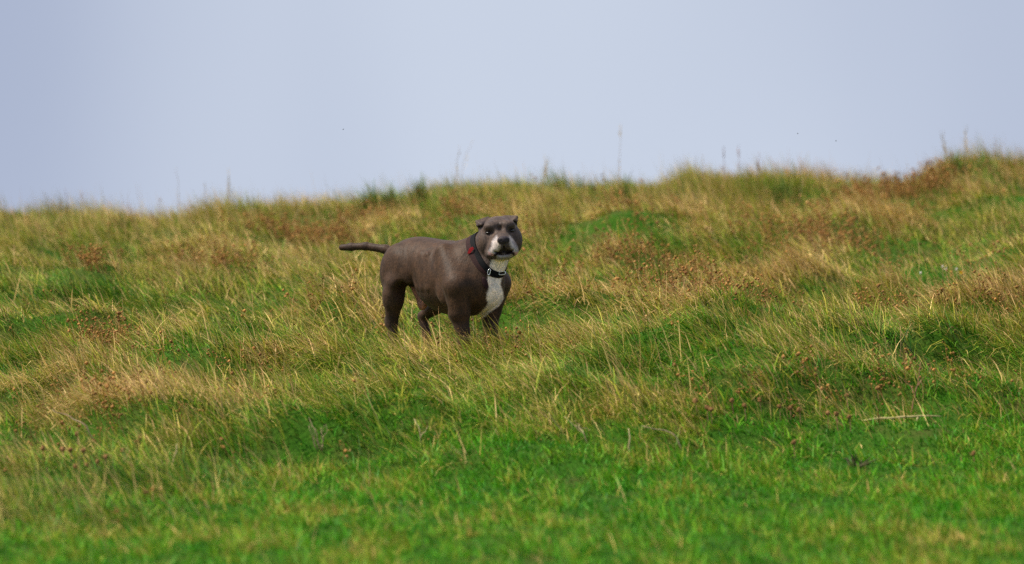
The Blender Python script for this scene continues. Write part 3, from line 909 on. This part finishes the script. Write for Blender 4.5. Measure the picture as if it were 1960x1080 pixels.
def stalk(name, label, cat, base_px, pts_px, r, mat, group=None, Y=None, branches=(), plume=None):
    g = ground(*base_px)
    if Y is not None:
        p = at(base_px[0], base_px[1], Y); g = np.array((p[0], Y, float(height(p[0], Y))))
    t = thing(name, label, cat, g, group)
    pts = [np.array((0, 0, -.02))] + [at(a, b2, g[1] + rng.normal(0, .01)) - g for a, b2 in pts_px]
    fine = [pts[0]]
    for a, b2 in zip(pts[:-1], pts[1:]): fine += bendy(a, b2, 4, .003)[1:]
    rr = [r * (1 - .6 * i / (len(fine) - 1)) for i in range(len(fine))]
    child('stem', tube('stem', fine, rr, mat, nu=6), t)
    for br in branches:
        bp_ = [at(a, b2, g[1] + rng.normal(0, .02)) - g for a, b2 in br]
        f2 = [bp_[0]]
        for a, b2 in zip(bp_[:-1], bp_[1:]): f2 += bendy(a, b2, 4, .003)[1:]
        child('branch', tube('branch', f2, [r * .7 * (1 - .6 * i / (len(f2) - 1)) for i in range(len(f2))], mat, nu=5), t)
    if plume:
        top = fine[-1]; base = fine[len(fine) // 3]
        V, Fc = [], []
        for i in range(plume[0]):
            q = base + (top - base) * rng.random() ** 1.3
            d = (top - base) / np.linalg.norm(top - base) + rng.normal(0, plume[1], 3); d /= np.linalg.norm(d)
            s = np.cross(d, rng.normal(0, 1, 3)); s /= np.linalg.norm(s)
            o = len(V); l = plume[2] * (.5 + rng.random())
            V += [q, q + d * l * .5 + s * .0016, q + d * l, q + d * l * .5 - s * .0016]; Fc.append((o, o + 1, o + 2, o + 3))
        child('plume', pyd('plume', V, Fc, M_plume if mat is not M_red else M_red), t)['kind'] = 'stuff'
    return t

# lying twig and dead stems in the foreground
g0, g1 = ground(1650, 812), ground(1802, 806)
t = thing('fallen_twig', 'pale bleached twig lying flat on the green grass at right', 'twig', g0)
p0, p1 = at(1650, 806, g0[1]) - g0, at(1802, 797, g0[1] + .02) - g0
pts = bendy(p0, p1, 9, .002, .008)
child('stem', tube('stem', pts, [.0034, .0042, .0042, .0044, .0044, .004, .0036, .003, .002], M_twig), t)
child('side_shoot', tube('side_shoot', bendy(at(1757, 800, g0[1]) - g0, at(1754, 813, g0[1] - .02) - g0, 4, .002), [.004, .0035, .003, .002], M_twig), t)
stalk('dead_stalk', 'reddish dead stalk leaning right above the pale twig', 'stalk', (1742, 800), [(1748, 770), (1757, 735), (1762, 692)], .0030, M_red,
      branches=[[(1751, 755), (1738, 735), (1722, 722)], [(1757, 738), (1768, 722)]])
stalk('dead_stalk', 'short pale upright stalk at the front edge of the tussocks', 'stalk', (1205, 866), [(1205, 845), (1203, 820)], .0042, M_pale)
stalk('forked_twig', 'pale forked dead stem slanting in the bank right of centre', 'stem', (1138, 856), [(1118, 832), (1100, 815), (1080, 797)], .0024, M_pale,
      branches=[[(1100, 815), (1118, 820), (1130, 822)], [(1118, 832), (1108, 812), (1098, 806)]])
stalk('forked_twig', 'thin grey stem arching low over the bank edge', 'stem', (1312, 864), [(1295, 838), (1270, 823), (1228, 815)], .0030, M_grey)
stalk('forked_twig', 'pale forked stem standing in the grass below the dog', 'stem', (806, 856), [(804, 830), (793, 802)], .0024, M_pale,
      branches=[[(804, 842), (815, 826), (820, 815)]])
stalk('dead_stalk', 'lone pale stalk standing in the lower left grass', 'stalk', (330, 908), [(331, 885), (338, 850)], .0042, M_pale)
stalk('forked_twig', 'bent grey stem lying at left of the lower grass', 'stem', (190, 850), [(165, 815), (130, 795), (100, 785)], .0034, M_grey)
stalk('forked_twig', 'slanting pale stem on the bank behind the short upright stalk', 'stem', (1092, 850), [(1075, 825), (1050, 790)], .0024, M_pale)
stalk('straw_stem', 'long straw stem crossing in front of the near foreleg', 'stem', (908, 660), [(906, 625), (905, 580)], .0019, M_pale)
stalk('straw_stem', 'short straw stem in front of the near foreleg', 'stem', (884, 668), [(886, 640), (892, 612)], .0019, M_pale)
stalk('straw_stem', 'pale straw stem in front of the near hind paw', 'stem', (764, 672), [(762, 640), (756, 618)], .0019, M_pale)
stalk('seed_stalk', 'thin dark seed stalk rising just right of the dog chest', 'stalk', (996, 622), [(994, 590), (983, 562), (972, 543)], .0016, M_red,
      branches=[[(993, 584), (994, 574)]])
stalk('straw_stem', 'pale slanting straw stem on the upper left slope', 'stem', (562, 425), [(568, 408), (578, 391)], .0026, M_pale)
g = ground(612, 868)
t = thing('dried_tuft', 'grey dried tuft of dead stems in the lower grass left of centre', 'dead tuft', g)
for i in range(9):
    a = (612 + rng.normal(0, 6), 866)
    e = (606 + rng.normal(0, 17), 795 + 28 * rng.random())
    child('stem', tube('stem', bendy(at(*a, g[1]) - g, at(*e, g[1] + rng.normal(0, .05)) - g, 5, .006), [.0012, .0012, .001, .0009, .0006], M_grey, nu=5), t)
g = ground(1640, 895)
t = thing('withered_rosette', 'dark withered spiky plant in the short grass at lower right', 'dead plant', g)
for i in range(11):
    e = (1642 + rng.normal(0, 20), 862 + 18 * rng.random())
    child('leaf', tube('leaf', bendy(np.array((rng.normal(0, .012), rng.normal(0, .012), -.01)), at(*e, g[1] + rng.normal(0, .03)) - g, 4, .004), [.0035, .0035, .0025, .0008], M_darkleaf, nu=4), t)

# flower and seed puffs on the right
g = ground(1843, 545)
t = thing('yellow_flower', 'small yellow flower on the right slope among brown seed heads', 'flower', g)
c = at(1840, 521, g[1]) - g
child('stem', tube('stem', bendy((0, 0, -.02), c, 5, .002), .0016, M_leaf, nu=5), t)
V, Fc = [], []
for i in range(14):
    a = 2 * math.pi * i / 14; d = np.array((math.cos(a), -.55, math.sin(a) * .6)); d /= np.linalg.norm(d)
    s = np.array((-math.sin(a), 0, math.cos(a))); o = len(V)
    V += [c, c + d * .008 + s * .0022, c + d * .0145, c + d * .008 - s * .0022]; Fc.append((o, o + 1, o + 2, o + 3))
child('petals', pyd('petals', V, Fc, M_yellow), t)
child('centre', sphere('centre', c + np.array((0, -.003, 0)), .0045, M_yellow, nu=8, nv=6), t)
for i, (a, b2) in enumerate([(1804, 510), (1811, 514), (1831, 515), (1762, 522)]):
    g = ground(a + 3, b2 + 26)
    t = thing('seed_puff', ['whitish seed puff, upper one of a close pair left of the yellow flower', 'whitish seed puff, lower one of a close pair left of the yellow flower', 'whitish seed puff close beside the yellow flower', 'whitish seed puff farthest left of the yellow flower'][i], 'seed puff', g, 'whitish seed puffs by the yellow flower')
    c = at(a, b2, g[1]) - g
    child('stem', tube('stem', bendy((0, 0, -.02), c, 5, .002), .0012, M_grey, nu=5), t)
    V, Fc = [], []
    for k in range(30):
        d = rng.normal(0, 1, 3); d /= np.linalg.norm(d); s = np.cross(d, rng.normal(0, 1, 3)); s /= np.linalg.norm(s); o = len(V)
        V += [c, c + d * .006 + s * .0012, c + d * .006 - s * .0012]; Fc.append((o, o + 1, o + 2))
    child('head', pyd('head', V, Fc, M_puff), t)

# round brown flower heads one can count in the foreground
def lumpy(name, r):
    V, Fc = [], []
    nu, nv = 9, 6
    for j in range(nv + 1):
        for i in range(nu):
            th, ph = math.pi * j / nv, 2 * math.pi * i / nu
            k = r * rng.uniform(.72, 1.25)
            V.append((k * math.sin(th) * math.cos(ph), k * math.sin(th) * math.sin(ph), 1.1 * k * math.cos(th)))
    for j in range(nv):
        for i in range(nu):
            a, b2 = j * nu + i, j * nu + (i + 1) % nu
            Fc.append((a, a + nu, b2 + nu, b2))
    return pyd(name, V, Fc, M_head)
heads = [lumpy('flower_head', .0085) for _ in range(4)]
LEFT = [(180, 844), (82, 858), (120, 860), (135, 861), (160, 862), (187, 884), (165, 891), (202, 875), (144, 893), (267, 840), (147, 831), (235, 862), (60, 850), (262, 846)]
RIGHTH = [(1360, 784), (1353, 780), (1512, 781), (1529, 784), (1584, 791), (1601, 792), (1625, 798), (1680, 743), (1620, 757), (1401, 767), (1454, 765), (1331, 767), (1425, 776), (1492, 778)]
LONE = [(1519, 847, 'lone brown flower head on the green lawn below the bank'), (1863, 868, 'lone brown flower head in the short grass near the right edge')]
ORD = ['first', 'second', 'third', 'fourth', 'fifth', 'sixth', 'seventh', 'eighth', 'ninth', 'tenth', 'eleventh', 'twelfth', 'thirteenth', 'fourteenth']
LEFT = [(*e, ORD[i] + ' from the left of the round brown flower heads clustered at lower left') for i, e in enumerate(sorted(LEFT))]
RIGHTH = [(*e, ORD[i] + ' from the left of the round brown flower heads along the dark right bank') for i, e in enumerate(sorted(RIGHTH))]
for lst, lab, grp in ((LEFT, None, 'brown flower heads at lower left'), (RIGHTH, None, 'brown flower heads along the bank'), (LONE, None, None)):
    for i, e in enumerate(lst):
        g = ground(e[0] + 4, e[1] + 32)
        t = thing('brown_flower', lab or e[2], 'flower head', g, grp)
        c = at(e[0], e[1], g[1]) - g
        h = child('head', heads[i % 4], t); h.location = c; h.rotation_euler = (rng.random(), rng.random(), rng.random() * 6)
        child('stem', tube('stem', bendy((0, 0, -.02), c, 4, .002), .0014, M_red, nu=4), t)

# plants on the skyline
def skyline(px, py):
    p = at(px, py, 4.75); return np.array((p[0], 4.75, float(height(p[0], 4.75))))
for px, top, wpx, lab in [(712, 334, 22, 'green leafy weed left of the pair on the ridge above the dog tail'), (747, 346, 18, 'low green weed between two taller weeds on the ridge'),
                          (803, 320, 17, 'tall dark green weed on the ridge above the dog back'), (240, 394, 24, 'round green weed on the left part of the ridge'),
                          (488, 373, 20, 'low bright green weed on the ridge left of the dog'), (1198, 326, 26, 'green weed at the foot of the tallest ridge stalk'),
                          (1500, 314, 34, 'broad dark green weed on the ridge right of centre'), (1832, 280, 26, 'green weed under a straw plume on the right ridge'),
                          (1884, 282, 30, 'dark green weed on the high right end of the ridge'), (40, 392, 44, 'broad green weed at the left end of the ridge')]:
    g = skyline(px, top); h = max(.08, float(at(px, top, 4.75)[2] - g[2])); w = wpx / 480 * 1.9
    t = thing('ridge_weed', lab, 'weed', g)
    child('stem', tube('stem', bendy((0, 0, -.02), (rng.normal(0, .01), 0, h * .9), 5, .004), [.004, .0035, .003, .002, .001], M_leaf, nu=5), t)
    child('foliage', grass_fan('foliage', 150, h, w, M_weed), t)
for base, pts, pl, mat, lab in [
        ((1183, 338), [(1186, 300), (1188, 242)], (30, .25, .035), M_grey, 'tallest upright stalk on the ridge right of the dog'),
        ((878, 345), [(888, 310), (905, 268)], (14, .2, .03), M_grey, 'tall stalk on the ridge leaning right above the dog head'),
        ((868, 345), [(874, 310), (880, 278)], (10, .2, .03), M_grey, 'faint thin stalk beside the stalk leaning right'),
        ((440, 378), [(439, 355), (438, 330)], (60, .22, .05), M_pale, 'straw plume standing on the left ridge'),
        ((343, 384), [(341, 350), (338, 320)], (8, .2, .03), M_grey, 'thin grey stalk on the left ridge'),
        ((395, 380), [(393, 360), (391, 350)], (12, .2, .03), M_grey, 'short dark stalk left of the straw plume'),
        ((1045, 350), [(1044, 330), (1046, 312)], (60, .25, .05), M_pale, 'straw plume on the ridge just right of the dog head'),
        ((1385, 330), [(1386, 305), (1384, 288)], (26, .3, .03), M_red, 'brownish seed stalk on the ridge, leftmost of three'),
        ((1414, 330), [(1415, 300), (1413, 282)], (26, .3, .03), M_red, 'brownish seed stalk on the ridge, middle of three'),
        ((1450, 330), [(1451, 305), (1454, 290)], (26, .3, .03), M_red, 'brownish seed stalk on the ridge, right of three'),
        ((1528, 330), [(1538, 312), (1548, 292)], (8, .2, .03), M_grey, 'short stalk leaning right beside the broad ridge weed'),
        ((1850, 292), [(1852, 275), (1848, 256)], (70, .25, .05), M_pale, 'straw plume on the high right ridge'),
        ((1816, 300), [(1812, 284), (1806, 270)], (50, .25, .05), M_pale, 'smaller straw plume leaning left on the right ridge'),
        ((1905, 292), [(1906, 275), (1903, 260)], (12, .2, .03), M_red, 'thin brown stalk at the far right of the ridge'),
        ((130, 405), [(128, 380), (124, 360)], (20, .3, .03), M_red, 'brown seed stalk near the left end of the ridge'),
        ((155, 405), [(156, 390), (157, 372)], (16, .3, .03), M_red, 'second brown seed stalk near the left end of the ridge')]:
    stalk('ridge_stalk', lab, 'stalk', base, pts, .0014, mat, 'stalks along the ridge', Y=4.8, plume=(pl[0] // 3, pl[1] * .7, pl[2] * 1.1))
for px, py, lab in [(657, 248, 'tiny dark insect in the sky above the dog tail'), (1527, 256, 'tiny dark insect in the sky right of centre'), (1600, 270, 'tiny dark insect in the sky, rightmost')]:
    c = at(px, py, .4)
    t = thing('flying_insect', lab, 'insect', c, 'flying insects')
    child('body', sphere('body', (0, 0, 0), (.0026, .0014, .0014), M_insect, nu=8, nv=6), t)
    for sg in (-1, 1):
        child('wing', pyd('wing', [(.001, 0, .001), (.002, sg * .003, .0025), (-.0015, sg * .004, .0025), (-.0015, 0, .001)], [(0, 1, 2, 3)], M_insect), t)
